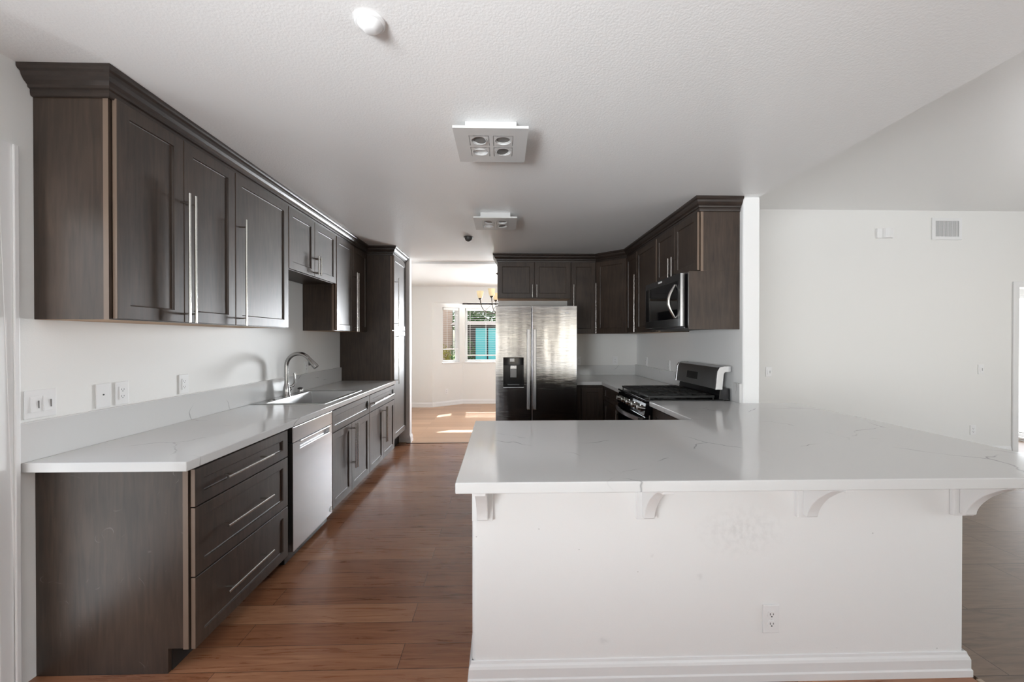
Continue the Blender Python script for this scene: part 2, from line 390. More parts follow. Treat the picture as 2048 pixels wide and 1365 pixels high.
# dining room and its bay
def seg_wall(name, mat, p, q, th, z0, z1, holes=()):
    p = Vector((p[0], p[1], 0)); q = Vector((q[0], q[1], 0)); L = (q - p).length; e = (q - p) / L; nrm = Vector((-e.y, e.x, 0))
    mb = MB(lambda u, n_, z: p + e * u + nrm * n_ + Vector((0, 0, z)))
    us = sorted({0, L, *[h[0] for h in holes], *[h[1] for h in holes]})
    for a, b in zip(us, us[1:]):
        zs = [(z0, z1)]
        for h in holes:
            if h[0] <= a + 1e-6 and h[1] >= b - 1e-6: zs = [(z0, h[2]), (h[3], z1)]
        for s, t in zs: mb.box(a, b, 0, th, s, t)
    return struct(mb.build(name, mat)), p, e, nrm, L
A0 = (-1.445, 8.30); A1 = (-.868, 8.74); A2 = (1.20, 8.74); A3 = (1.78, 8.30)
sbox('wall_far_left', M['wall'], XE, -1.445, 8.30, 8.42, 0, 2.505)
sbox('wall_far_right', M['wall'], 1.78, 3.3, 8.30, 8.42, 0, 2.505)
sbox('wall_far_header', M['wall'], -1.445, 1.78, 8.30, 8.40, 2.17, 2.505)
struct(MB().prism([A0, A1, A2, A3, (A3[0], 8.40), (1.22, 8.86), (-.89, 8.86), (A0[0], 8.40)], 'z', 2.17, 2.28).build('ceiling_bay', M['ceiling_smooth']))
WIN_Z0, WIN_Z1 = .915, 2.09
_, bp_, be_, bn_, bL_ = seg_wall('wall_bay_left', M['wall'], A0, A1, .12, 0, 2.28, [(.235, .65, WIN_Z0, WIN_Z1)])
seg_wall('wall_bay_center', M['wall'], A1, A2, .12, 0, 2.28, [(.055, 2.01, WIN_Z0, WIN_Z1)])
seg_wall('wall_bay_right', M['wall'], A2, A3, .12, 0, 2.28, [(.10, .60, WIN_Z0, WIN_Z1)])
wall_with_holes('wall_dining_side', M['wall'], 'x', 3.2, 3.3, 5.70, 8.42, 0, 2.505, [(6.05, 7.95, .02, 2.08)])
wall_with_holes('wall_dining_front', M['wall'], 'y', 5.70, 5.80, 2.02, 3.3, 0, 2.505, [])
sbox('wall_hall_left', M['wall_white'], 6.0, 6.1, YL + .13, 6.1, 0, 2.5)
sbox('wall_hall_back', M['wall_white'], 6.1, 7.3, 6.0, 6.1, 0, 2.5)
wall_with_holes('wall_hall_right', M['wall_white'], 'x', 7.2, 7.3, YL + .13, 6.0, 0, 2.5, [(4.95, 5.85, .05, 2.03)])

# windows: frame, pane
def window(name, p, e, nrm, u0, u1, z0, z1, th, mull=()):
    T = lambda u, n_, z: Vector(p) + Vector(e) * u + Vector(nrm) * n_ + Vector((0, 0, z))
    mb = MB(T); w = .045
    for a, b, c, d in ((u0, u0 + w, z0, z1), (u1 - w, u1, z0, z1), (u0 + w, u1 - w, z0, z0 + w), (u0 + w, u1 - w, z1 - w, z1)):
        mb.box(a, b, th * .55, th * .95, c, d)
    for u in mull: mb.box(u - .02, u + .02, th * .55, th * .95, z0 + w, z1 - w)
    o = struct(mb.build(name, M['trim'], bevel=.003))
    g = MB(T).box(u0 + w, u1 - w, th * .74, th * .78, z0 + w, z1 - w).build('pane', M['glass'], o)
    s = MB(T).box(u0 - .012, u1 + .012, -.018, th * .55, z0 - .022, z0 + .004).build('sill', M['trim'], o, bevel=.004)
    return o
ex = Vector((1, 0, 0)); ey = Vector((0, 1, 0))
window('window_1', (A1[0], A1[1], 0), ex, ey, .055, 2.01, WIN_Z0, WIN_Z1, .12, mull=(1.03,))
window('window_2', bp_, be_, bn_, .235, .65, WIN_Z0, WIN_Z1, .12)
p3 = Vector((A2[0], A2[1], 0)); e3 = (Vector((A3[0], A3[1], 0)) - p3).normalized()
window('window_3', p3, e3, Vector((-e3.y, e3.x, 0)), .10, .60, WIN_Z0, WIN_Z1, .12)
window('window_4', (0, YR, 0), ex, -ey, 1.86, 3.30, .02, 2.08, .1, mull=(2.62, 2.72))
window('window_5', (0, YR, 0), ex, -ey, .25, .75, .3, 2.1, .1)
window('added_window_10', (0, YR, 0), ex, -ey, -1.75, -.3, .3, 2.3, .1)  # unseen window, added to hold the frontal fill
sbox('rear_reflection_panel', M['cab'], .80, 1.82, YR, YR + .03, 0, 2.3)  # unseen dark panel, added to darken bands in the fridge reflection
window('added_window_11', (XW, 0, 0), ey, -ex, -2.9, -.9, .7, 1.9, .13, mull=(-1.9,))  # unseen window added for the side fill light
window('window_6', (0, YR, 0), ex, -ey, 3.7, 7.1, .3, 2.4, .1, mull=(5.4,))
window('window_7', (XLR, 0, 0), ey, ex, -1.6, 1.6, .35, 2.45, .1, mull=(0,))
window('added_window_8', (3.2, 0, 0), ey, ex, 6.05, 7.95, .02, 2.08, .1, mull=(7.0,))  # unseen opening added for the dining fill
window('window_9', (7.2, 0, 0), ey, ex, 4.95, 5.85, .05, 2.03, .1)

# baseboards
BB = [(0, 0), (.017, 0), (.017, .028), (.013, .034), (.013, .070), (.010, .080), (.006, .088), (.004, .098), (0, .100)]
def sweep(path, prof, closed=False):
    """path: plan points; the profile's first coordinate is the offset to the right of travel"""
    P = [Vector((a, b, 0)) for a, b in path]; n = len(P); mb = MB(); rings = []
    for i in range(n):
        d0 = (P[i] - P[i - 1]).normalized() if i > 0 else None
        d1 = (P[i + 1] - P[i]).normalized() if i < n - 1 else None
        n0 = Vector((d0.y, -d0.x, 0)) if d0 else None; n1 = Vector((d1.y, -d1.x, 0)) if d1 else None
        if n0 is None: mvec = n1
        elif n1 is None: mvec = n0
        else:
            mvec = (n0 + n1).normalized(); mvec = mvec / max(.2, mvec.dot(n1))
        rings.append([P[i] + mvec * o + Vector((0, 0, z)) for o, z in prof])
    k = len(prof); vs = [v for r in rings for v in r]
    fs = [(i * k + j, i * k + (j + 1) % k, (i + 1) * k + (j + 1) % k, (i + 1) * k + j) for i in range(n - 1) for j in range(k)]
    fs += [tuple(range(k)), tuple(range((n - 1) * k, n * k))]
    mb.add(vs, fs); return mb
PX0, PX1, PY0, PY1 = -.124, 1.953, 1.631, 1.757
struct(sweep([(PX0, 2.43), (PX0, PY0), (PX1, PY0), (PX1, 3.08), (2.02, 3.08)][::-1], [(-o, z) for o, z in BB]).build('baseboard_peninsula', M['trim']))
struct(sweep([(XW, 8.30), A0, A1, A2, A3, (3.2, 8.30)], BB).build('baseboard_far', M['trim']))
struct(sweep([(-1.30, 5.475), (-1.262, 5.475), (-1.262, 5.60)], BB).build('baseboard_pantry_end', M['trim']))
struct(sweep([(2.02, 3.0), (2.02, YL), (6.25, YL)], BB).build('baseboard_living', M['trim']))
# peninsula half wall (L in plan) with rounded near corners
r_ = .022
def arc(cx, cy_, a0, a1, n=5): return [(cx + r_ * math.cos(math.radians(a0 + (a1 - a0) * i / n)), cy_ + r_ * math.sin(math.radians(a0 + (a1 - a0) * i / n))) for i in range(n + 1)]
pts = arc(PX0 + r_, PY0 + r_, 180, 270) + arc(PX1 - r_, PY0 + r_, 270, 360) + [(PX1, 3.08), (1.83, 3.08), (1.83, PY1), (PX0, PY1)]
struct(MB().prism(pts, 'z', 0, .874).build('wall_peninsula', M['wall_scuffed'], smooth=True))
# door on the left wall: casing and leaf
d1 = struct(MB().box(XW, XW + .018, 1.58, 1.648, 0, 2.19).box(XW, XW + .018, .63, .70, 0, 2.19).box(XW, XW + .018, .70, 1.58, 2.12, 2.19)
            .box(XW + .018, XW + .026, 1.628, 1.648, 0, 2.19).build('door_1', M['trim'], bevel=.004))
dl = MB()
for q in ((.70, .80, .01, 2.12), (1.48, 1.58, .01, 2.12), (.80, 1.48, .01, .20), (.80, 1.48, 2.0, 2.12)): dl.box(XE + .02, XE + .06, *q)
dl = dl.build('door_leaf', M['trim'], d1)
MB().box(XE + .036, XE + .042, .80, 1.48, .20, 2.0).build('pane', M['glass'], dl)
d2 = struct(MB().box(6.26, 6.33, YL - .018, YL, 0, 2.12).box(7.20, 7.27, YL - .018, YL, 0, 2.12).box(6.33, 7.20, YL - .018, YL, 2.05, 2.12).build('door_2', M['trim'], bevel=.004))
d3 = struct(MB().box(6.40, 6.44, 5.98, 6.0, 0, 2.1).box(7.16, 7.2, 5.98, 6.0, 0, 2.1).box(6.44, 7.16, 5.98, 6.0, 2.03, 2.1).build('door_3', M['trim']))

# ------------------------------------------------------------------ cabinet helpers
CABM = [M['cab'], M['edge'], M['raw'], M['toe']]
def T_left(xb): return lambda u, n_, z: (xb + n_, u, z)          # faces +x
def T_right(xb): return lambda u, n_, z: (xb - n_, u, z)         # faces -x
def T_back(yb): return lambda u, n_, z: (u, yb - n_, z)          # faces -y
def shaker(T, u0, u1, z0, z1, t=.019, fr=.058, rec=.008, edge=True):
    mb = MB(T); e = .0015; c = .006
    def ring(d, n_): return [(u0 + d, n_, z0 + d), (u1 - d, n_, z0 + d), (u1 - d, n_, z1 - d), (u0 + d, n_, z1 - d)]
    f = min(fr, (u1 - u0) * .33, (z1 - z0) * .33)
    R = [ring(0, 0), ring(0, t - e), ring(e, t), ring(f, t), ring(f + c * .4, t - rec * .75), ring(f + c, t - rec)]
    vs = [p for r in R for p in r]
    fs = [(3, 2, 1, 0)]; mi = [0]
    for i in range(len(R) - 1):
        for k in range(4):
            fs.append((i * 4 + k, i * 4 + (k + 1) % 4, (i + 1) * 4 + (k + 1) % 4, (i + 1) * 4 + k))
            mi.append(1 if (i == 0 and edge and k in (1, 3)) else 0)
    n = (len(R) - 1) * 4; fs.append((n, n + 1, n + 2, n + 3)); mi.append(0)
    o = len(mb.v); mb.add(vs, fs); mb.mi = mi
    return mb
def bar_handle(T, axis, u, z, length, t=.019, off=.045, r=.0062):
    """bar pull, centre (u, z); axis 'z' upright, 'u' level"""
    mb = MB(T); h = length / 2; s = h - min(.045, h * .25); n_ = t + off
    if axis == 'z':
        mb.tube([(u, n_, z - h), (u, n_, z + h)], r, 12)
        for k in (-s, s): mb.tube([(u, t - .001, z + k), (u, n_, z + k)], r * .75, 8)
    else:
        mb.tube([(u - h, n_, z), (u + h, n_, z)], r, 12)
        for k in (-s, s): mb.tube([(u + k, t - .001, z), (u + k, n_, z)], r * .75, 8)
    return mb
def door(rt, T, u0, u1, z0, z1, handle=None, name='door', fr=.058):
    d = shaker(T, u0, u1, z0, z1, fr=fr).build(name, CABM, rt)
    if handle:
        ax, hu, hz, hl = handle
        bar_handle(T, ax, hu, hz, hl).build('handle', M['nickel'], d, smooth=True)
    return d
G = .0025
# ------------------------------------------------------------------ left wall: upper cabinets
UB, UT = 1.499, 2.433
def upper_left(label, y0, y1, zb, doors, name='wall_cabinet'):
    rt = root(name, label, 'cabinet', (XW, (y0 + y1) / 2, zb))
    und = 2 if zb < 1.9 else 0
    mb = MB().box(XW + .001, -1.673, y0, y1, zb, 2.45, side={4: und})
    mb.box(-1.673, -1.651, y0, y1, zb, 2.45, side={2: 1, 4: und})
    mb.build('carcass', CABM, rt)
    T = T_left(-1.647)
    for (a, b, h) in doors: door(rt, T, a + G, b - G, zb + .004, UT, h)
    return rt
hz, hl = (1.50 + 2.155) / 2, .655
upper_left('tall dark wall cabinet with two doors nearest the white door casing', 1.717, 2.479, UB,
           [(1.728, 2.086, ('z', 2.064, hz, hl)), (2.086, 2.479, ('z', 2.104, hz, hl))])
upper_left('dark wall cabinet with a single door and one long bar pull', 2.481, 3.085, UB, [(2.481, 3.085, ('z', 2.512, hz, hl))])
upper_left('short dark wall cabinet with two small doors above the sink', 3.087, 3.960, 1.955,
           [(3.090, 3.512, ('z', 3.490, 2.052, .165)), (3.512, 3.958, ('z', 3.536, 2.052, .165))])
upper_left('tall dark wall cabinet with two doors beside the pantry panel', 3.962, 4.857, UB,
           [(3.972, 4.422, ('z', 4.400, 1.82, .645)), (4.422, 4.850, ('z', 4.446, 1.82, .645))])
# pantry
rt = root('pantry_cabinet', 'full-height dark pantry cabinet with upper and lower doors at the end of the sink run', 'cabinet', (XW + .3, 5.16, 0))
mb = MB().box(XW + .001, -1.352, 4.86, 5.472, .19, 2.45).box(-1.352, -1.330, 4.86, 5.472, .19, 2.45, side={2: 1})
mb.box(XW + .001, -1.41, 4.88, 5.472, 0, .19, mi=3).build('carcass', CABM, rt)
T = T_left(-1.327)
door(rt, T, 4.868, 5.462, 1.525, UT, ('z', 4.905, 1.86, .60))
door(rt, T, 4.868, 5.462, .195, 1.517, ('z', 4.905, 1.18, .62))

# crown mouldings
CR = [(0.004, 2.425), (.010, 2.428), (.012, 2.440), (.012, 2.452), (.020, 2.456), (.022, 2.466), (.034, 2.478), (.042, 2.492), (.046, 2.506), (.056, 2.512), (.060, 2.520), (.060, ZC - .0005), (0.004, ZC - .0005)]
def crown(path, label, loc):
    o = sweep(path, CR).build('crown_molding', M['crown'])
    return tag(o, label, 'moulding')
crown([(XW + .002, 1.717), (-1.647, 1.717), (-1.647, 4.86), (-1.327, 4.86), (-1.327, 5.472)], 'dark crown moulding capping the sink-side wall cabinets and pantry', None)

# ------------------------------------------------------------------ left base run
XF0 = -1.323
TL = T_left(XF0)
def base_left(name, label, y0, y1, side_near=False):
    rt = root(name, label, 'cabinet', (XW + .3, (y0 + y1) / 2, 0))
    mb = MB().box(XW + .001, -1.351, y0, y1, .10, .873).box(-1.351, -1.329, y0, y1, .10, .873, side={2: 1})
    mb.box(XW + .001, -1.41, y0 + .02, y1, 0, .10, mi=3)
    mb.build('carcass', CABM, rt)
    return rt
rt = root('drawer_cabinet', 'dark base cabinet with three drawers and scuffed end panel at the counter end', 'cabinet', (XW + .3, 2.08, 0))
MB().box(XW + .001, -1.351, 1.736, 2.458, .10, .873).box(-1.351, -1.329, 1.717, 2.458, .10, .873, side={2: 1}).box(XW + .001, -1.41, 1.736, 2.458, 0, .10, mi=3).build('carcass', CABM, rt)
MB().prism([(XW + .001, 0), (-1.414, 0), (-1.414, .105), (-1.351, .105), (-1.351, .873), (XW + .001, .873)], 'y', 1.717, 1.736).build('end_panel', M['cab_worn'], rt)
for z0, z1, hzz in ((.703, .862, .781), (.405, .697, .556), (.097, .399, .25)):
    d = shaker(TL, 1.724, 2.455, z0, z1, fr=.05).build('drawer', CABM, rt)
    bar_handle(TL, 'u', 2.045, hzz, .365, off=.045).build('handle', M['nickel'], d, smooth=True)
# dishwasher
rt = root('dishwasher', 'stainless steel dishwasher with pocket handle between dark base cabinets', 'dishwasher', (XW + .3, 2.79, 0))
MB().box(XW + .02, -1.345, 2.49, 3.085, .02, .868).build('tub', M['black'], rt)
def pocket(T, u0, u1, z0, z1, r, dep, n0, n1):
    """slab from n0 to n1 with a rectangular pocket r=(u0,u1,z0,z1) of depth dep"""
    mb = MB(T); O = [(u0, z0), (u1, z0), (u1, z1), (u0, z1)]; I = [(r[0], r[2]), (r[1], r[2]), (r[1], r[3]), (r[0], r[3])]
    vs = [(a, n0, b) for a, b in O] + [(a, n1, b) for a, b in O] + [(a, n1, b) for a, b in I] + [(a, n1 - dep, b) for a, b in I]
    fs = [(3, 2, 1, 0)]
    for i in range(3):
        for k in range(4): fs.append((i * 4 + k, i * 4 + (k + 1) % 4, (i + 1) * 4 + (k + 1) % 4, (i + 1) * 4 + k))
    fs.append((12, 13, 14, 15)); mb.add(vs, fs); return mb
dw = pocket(TL, 2.515, 3.084, .085, .765, (2.60, 3.035, .715, .757), .022, -.02, .020).build('door', M['steel'], rt, bevel=.003)
MB(TL).box(2.515, 3.084, -.02, .020, .768, .864).build('control_strip', M['steel'], rt, bevel=.003)
MB(TL).box(2.60, 3.035, .0195, .026, .755, .764).build('handle', M['steel'], dw, bevel=.002)
b_ = MB(lambda x, y, z: (XF0 + .020 + z, 3.055 + x, .125 + y)).lathe([(.019, 0), (.019, .002), (.013, .003), (.010, .0015), (.006, .0015), (.006, .003), (0, .003)], (0, 0, 0), 20).build('badge', M['plastic'], rt, smooth=True)
# sink base and the next base
rt = root('sink_cabinet', 'dark sink base cabinet with a false drawer front and two doors', 'cabinet', (XW + .3, 3.52, 0))
mb = MB().box(XW + .001, -1.351, 3.090, 3.950, .10, .70).box(XW + .001, -1.351, 3.090, 3.108, .70, .873).box(XW + .001, -1.351, 3.932, 3.950, .70, .873)
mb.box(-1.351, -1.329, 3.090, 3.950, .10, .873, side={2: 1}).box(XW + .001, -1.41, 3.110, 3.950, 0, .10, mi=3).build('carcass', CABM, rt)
d = shaker(TL, 3.094, 3.947, .693, .862, fr=.045).build('drawer_front', CABM, rt)
MB(TL).box(3.895, 3.907, .018, .024, .765, .80).build('bumper', M['slot'], d)
door(rt, TL, 3.094, 3.488, .10, .686, ('z', 3.462, .50, .385))
door(rt, TL, 3.491, 3.947, .10, .686, ('z', 3.508, .495, .385))
rt = base_left('base_cabinet', 'dark base cabinet with one drawer over two doors next to the pantry', 3.952, 4.857)
d = shaker(TL, 3.956, 4.853, .693, .862, fr=.045).build('drawer', CABM, rt)
bar_handle(TL, 'u', 4.32, .778, .70).build('handle', M['nickel'], d, smooth=True)
MB(TL).box(4.79, 4.802, .018, .024, .775, .81).build('bumper', M['slot'], d)
door(rt, TL, 3.956, 4.398, .10, .686, ('z', 4.370, .49, .385))
door(rt, TL, 4.401, 4.853, .10, .686, ('z', 4.412, .485, .385))
# countertop with the sink cut-out
def slab_hole(x0, x1, y0, y1, z0, z1, hx0, hx1, hy0, hy1):
    mb = MB(); O = [(x0, y0), (x1, y0), (x1, y1), (x0, y1)]; I = [(hx0, hy0), (hx1, hy0), (hx1, hy1), (hx0, hy1)]
    vs = [(a, b, z) for z in (z0, z1) for a, b in O + I]
    fs = []
    for k in range(4):
        j = (k + 1) % 4
        fs += [(k, j, j + 4, k + 4), (8 + k, 8 + j, 12 + j, 12 + k), (k, j, 8 + j, 8 + k), (4 + k, 4 + j, 12 + j, 12 + k)]
    mb.add(vs, fs); return mb
SX0, SX1, SY0, SY1 = -1.925, -1.362, 3.10, 3.905
tag(slab_hole(XW + .001, -1.290, 1.660, 4.859, .874, .914, SX0 + .02, SX1 - .02, SY0 + .02, SY1 - .02).build('countertop', M['quartz'], bevel=.003),
    'white quartz countertop of the sink run with light grey veins', 'countertop')
tag(MB().box(XW + .001, -1.936, 1.643, 4.859, .9142, 1.075).build('backsplash', M['quartz'], bevel=.002), 'long low quartz backsplash along the wall behind the sink', 'backsplash')
# sink
rt = root('kitchen_sink', 'stainless steel drop-in sink set into the white countertop', 'sink', ((SX0 + SX1) / 2, (SY0 + SY1) / 2, .914))
BX0, BX1, BY0, BY1 = -1.835, -1.40, 3.135, 3.872
rim = slab_hole(SX0, SX1, SY0, SY1, .9142, .9185, BX0, BX1, BY0, BY1).build('rim', M['sink'], rt, bevel=.0015)
mb = MB()
zb = .735; i_ = .025
vs = [(BX0, BY0, .917), (BX1, BY0, .917), (BX1, BY1, .917), (BX0, BY1, .917), (BX0 + i_, BY0 + i_, zb), (BX1 - i_, BY0 + i_, zb), (BX1 - i_, BY1 - i_, zb), (BX0 + i_, BY1 - i_, zb)]
fs = [(k, (k + 1) % 4, 4 + (k + 1) % 4, 4 + k) for k in range(4)] + [(4, 5, 6, 7)]
mb.add(vs, fs)
ob = mb.build('basin', M['sink'], rt)
sd = ob.modifiers.new('thick', 'SOLIDIFY'); sd.thickness = .004; sd.offset = -1
ob.modifiers.new('bevel', 'BEVEL').width = .012
MB().lathe([(.045, 0), (.045, .004), (.03, .002), (0, .001)], (-1.6, 3.5, zb + .003), 20).build('drain', M['chrome'], rt, smooth=True)
# faucet
FX, FY = -1.868, 3.50
rt = root('kitchen_faucet', 'brushed gooseneck pull-down faucet with side lever standing at the sink', 'faucet', (FX, FY, .9185))
mb = MB().lathe([(.034, 0), (.034, .006), (.029, .012), (.027, .05), (.024, .08), (.019, .10), (.0165, .12)], (FX, FY, .9187), 24)
path = [(FX, FY, 1.03), (FX, FY, 1.16)]
R = .105
for i in range(0, 15):
    t = PI - PI * .80 * i / 14
    path.append((FX + R + R * math.cos(t), FY, 1.185 + R * math.sin(t)))
mb.tube(path, .0168, 16).build('spout', M['chrome'], rt, smooth=True)
e = Vector(path[-1]); d = (Vector(path[-1]) - Vector(path[-2])).normalized()
MB().tube([e - d * .005, e + d * .02, e + d * .075, e + d * .10, e + d * .102], [.0165, .019, .024, .0245, .02], 18).build('spray_head', M['chrome'], rt, smooth=True)
b0 = e + d * .05
MB().box(b0.x - .032, b0.x - .018, b0.y - .008, b0.y + .008, b0.z - .022, b0.z + .02).build('spray_button', M['slot'], rt, bevel=.003)
lv = [(FX + .012, FY + .02, 1.0), (FX + .030, FY + .045, 1.005), (FX + .038, FY + .062, 1.03), (FX + .034, FY + .070, 1.07), (FX + .030, FY + .074, 1.115)]
MB().tube([(FX + .005, FY + .01, .955), (FX + .02, FY + .035, .985)], [.014, .012], 14).tube(lv, [.010, .012, .010, .008, .010], 12).build('lever', M['chrome'], rt, smooth=True)
# air gap cap
rt = root('sink_air_gap', 'small round metal cap with black top on the sink rim beside the faucet', 'air gap', (-1.868, 3.735, .9185))
MB().lathe([(.028, 0), (.028, .008), (.023, .012), (.023, .030), (.021, .036), (0, .036)], (-1.868, 3.735, .9187), 20).build('body', M['chrome'], rt, smooth=True)
MB().lathe([(.016, 0), (.024, .004), (.022, .012), (.010, .016), (0, .016)], (-1.868, 3.735, .9547), 12).build('cap', M['slot'], rt, smooth=True)
rt = root('soap_dispenser_cover', 'low round chrome hole cover on the near end of the sink rim', 'sink cover', (-1.868, 3.28, .9185))
MB().lathe([(.026, 0), (.026, .006), (.018, .012), (0, .013)], (-1.868, 3.28, .9187), 20).build('cap', M['chrome'], rt, smooth=True)

# ------------------------------------------------------------------ back and right: upper cabinets
YU = 5.254
def upper_back(label, x0, x1, zb, doors):
    rt = root('wall_cabinet', label, 'cabinet', ((x0 + x1) / 2, YB, zb))
    MB().box(x0, x1, 5.280, YB - .001, zb, 2.45, side={4: 2}).box(x0, x1, 5.258, 5.280, zb, 2.45, side={4: 2}).build('carcass', CABM, rt)
    for (a, b, h) in doors: door(rt, T_back(YU), a + G, b - G, zb + .008, 2.425, h)
    return rt
upper_back('wide dark cabinet with two doors above the refrigerator', -.063, .905, 1.950,
           [(-.060, .4235, ('z', .395, 2.045, .165)), (.4235, .902, ('z', .452, 2.045, .165))])
upper_back('narrow tall dark wall cabinet next to the refrigerator', .908, 1.236, 1.488, [(.912, 1.232, ('z', .936, 1.82, .62))])
# diagonal corner cabinet
rt = root('corner_cabinet', 'dark diagonal wall cabinet filling the kitchen corner', 'cabinet', (1.6, 5.3, 1.49))
MB().prism([(1.238, YB - .001), (1.238, 5.258), (1.566, 4.945), (XR - .001, 4.945), (XR - .001, YB - .001)], 'z', 1.488, 2.45).build('carcass', CABM, rt)
dp = Vector((1.242, 5.252, 0)); dq = Vector((1.560, 4.948, 0)); de = (dq - dp).normalized(); dn = Vector((-de.y, de.x, 0)) * -1
TD = lambda u, n_, z: tuple(dp + de * u + dn * (n_) + Vector((0, 0, z)))
if dn.y > 0: dn = -dn
door(rt, TD, .006, (dq - dp).length - .006, 1.496, 2.425, ('z', .035, 1.82, .655))
# right run: door face plane
XRF = 1.566
TR = T_right(XRF)
def upper_right(name, label, y0, y1, zb, doors, near_edge=False):
    rt = root(name, label, 'cabinet', (XR, (y0 + y1) / 2, zb))
    MB().box(1.592, XR - .001, y0, y1, zb, 2.45, side={4: 2}).box(1.570, 1.592, y0, y1, zb, 2.45, side={2: 1, 4: 2}).build('carcass', CABM, rt)
    for (a, b, h) in doors: door(rt, TR, a + G, b - G, zb + .008, 2.425, h)
    return rt
upper_right('wall_cabinet', 'tall dark wall cabinet with two doors between corner cabinet and microwave', 3.975, 4.940, 1.488,
            [(4.560, 4.936, None), (3.985, 4.556, ('z', 4.515, 1.825, .655))])
rt = upper_right('wall_cabinet', 'short dark wall cabinet with two doors over the microwave', 3.124, 3.972, 1.957,
            [(3.55, 3.968, ('z', 3.585, 2.06, .17)), (3.132, 3.55, ('z', 3.515, 2.06, .17))])
MB().box(1.478, XR - .001, 3.124, 3.142, 1.494, 1.956).build('side_panel', M['cab'], rt)
crown([(-.063, YB - .002), (-.063, 5.254), (1.240, 5.254), (1.566, 4.945), (1.566, 3.124), (XR - .002, 3.124)], 'dark crown moulding over the refrigerator, corner and microwave cabinets', None)

# microwave
rt = root('microwave_oven', 'stainless over-the-range microwave with black glass door and bowed handle', 'microwave', (1.66, 3.57, 1.517))
MB().box(1.478, XR - .002, 3.187, 3.968, 1.505, 1.952).build('body', M['steel_dark'], rt)
TM = T_right(1.476)
dr = MB(TM).box(3.187, 3.966, 0, .040, 1.519, 1.952).build('door', [M['steel_dark']], rt, bevel=.003)
MB(TM).box(3.1845, 3.187, .002, .038, 1.522, 1.949).build('side_trim', M['steel'], rt)
MB(TM).box(3.235, 3.945, .0395, .0425, 1.585, 1.895).build('window_glass', M['glass_black'], dr, bevel=.001)
hb = []
for i in range(13):
    t = i / 12; hb.append((3.275, .043 + .055 * math.sin(PI * t), 1.592 + .272 * t))
MB(TM).tube(hb, [.010 + .004 * math.sin(PI * i / 12) for i in range(13)], 12).build('handle', M['nickel'], dr, smooth=True)
MB(TM).box(3.555, 3.640, .0395, .0415, 1.922, 1.938).build('emblem', M['plastic'], dr, bevel=.0008)
MB().box(1.50, 1.85, 3.25, 3.90, 1.499, 1.505).build('vent_grille', M['slot'], rt)

# ------------------------------------------------------------------ refrigerator
FX0, FX1, FXG, FYF = -.073, .834, .324, 4.42
rt = root('refrigerator', 'stainless side-by-side refrigerator with black ice dispenser', 'refrigerator', ((FX0 + FX1) / 2, 4.85, 0))
MB().box(FX0 + .006, FX1 - .006, FYF + .075, 5.19, .01, 1.765).build('body', M['grey'], rt, bevel=.004)
TF = T_back(FYF + .066)
dL = pocket(TF, FX0, FXG - .003, .06, 1.787, (.012, .238, .885, 1.208), .055, 0, .066).build('freezer_door', M['steel_fridge'], rt, bevel=.006, seg=3)
dR = MB(TF).box(FXG + .003, FX1, 0, .066, .06, 1.787).build('fridge_door', M['steel_fridge'], rt, bevel=.006, seg=3)
for p_, x in ((dL, FXG - .034), (dR, FXG + .034)):
    MB(TF).box(x - .017, x + .017, .098, .110, .64, 1.525).box(x - .010, x + .010, .066, .10, .66, .70).box(x - .010, x + .010, .066, .10, 1.465, 1.505).build('handle', M['steel'], p_, bevel=.004)
dp_ = MB(TF)
dp_.box(.012, .238, .012, .064, 1.125, 1.208)            # control panel
o = dp_.build('dispenser_panel', M['glass_black'], dL, bevel=.003)
MB(TF).box(.014, .236, .0112, .016, .887, 1.125).box(.014, .020, .012, .064, .887, 1.125).box(.230, .236, .012, .064, .887, 1.125).box(.014, .236, .012, .066, .885, .905).build('dispenser_recess', M['black'], dL)
MB(TF).box(.088, .162, .020, .045, .985, 1.10).build('dispenser_lever', M['steel_dark'], dL, bevel=.004)
MB(TF).box(.090, .160, .030, .058, 1.085, 1.122).build('dispenser_spout', M['steel'], dL, bevel=.003)
MB(TF).box(.06, .19, .02, .06, .906, .912).build('drip_tray', M['steel_dark'], dL)
MB(TF).box(.085, .135, .0642, .0652, 1.165, 1.20).build('dispenser_display', M['lamp_white'], dL)
el = MB(TF)
n_ = 20
el.add([(.722 + .022 * math.cos(2 * PI * k / n_), q, 1.708 + .010 * math.sin(2 * PI * k / n_)) for q in (.0655, .068) for k in range(n_)],
       [tuple(range(n_)), tuple(range(n_, 2 * n_))] + [(k, (k + 1) % n_, n_ + (k + 1) % n_, n_ + k) for k in range(n_)])
el.build('emblem', M['plastic'], dR)
MB().box(FX0 + .02, FX1 - .02, FYF + .02, FYF + .09, .012, .06).build('kick_grille', M['slot'], rt)

# ------------------------------------------------------------------ stove side base cabinets, counters
XB = 1.232
rt = root('corner_base_cabinet', 'dark base cabinet in the corner between refrigerator and stove', 'cabinet', (1.5, 4.8, 0))
MB().prism([(.862, 4.752), (XB, 4.752), (XB, 3.965), (XR - .024, 3.965), (XR - .024, YB - .024), (.862, YB - .024)], 'z', .10, .873).prism([(.88, 4.83), (1.31, 4.83), (1.31, 3.965), (XR - .03, 3.965), (XR - .03, YB - .03), (.88, YB - .03)], 'z', 0, .10, mi=3).build('carcass', CABM, rt)
door(rt, T_back(4.749), .945, 1.205, .10, .84, None)
door(rt, T_right(XB - .003), 3.975, 4.70, .70, .862, None, name='drawer', fr=.045)
door(rt, T_right(XB - .003), 3.975, 4.70, .10, .693, ('z', 4.05, .50, .385))
rt = root('peninsula_cabinet', 'dark base cabinets behind the white half wall of the peninsula', 'cabinet', (.9, 2.1, 0))
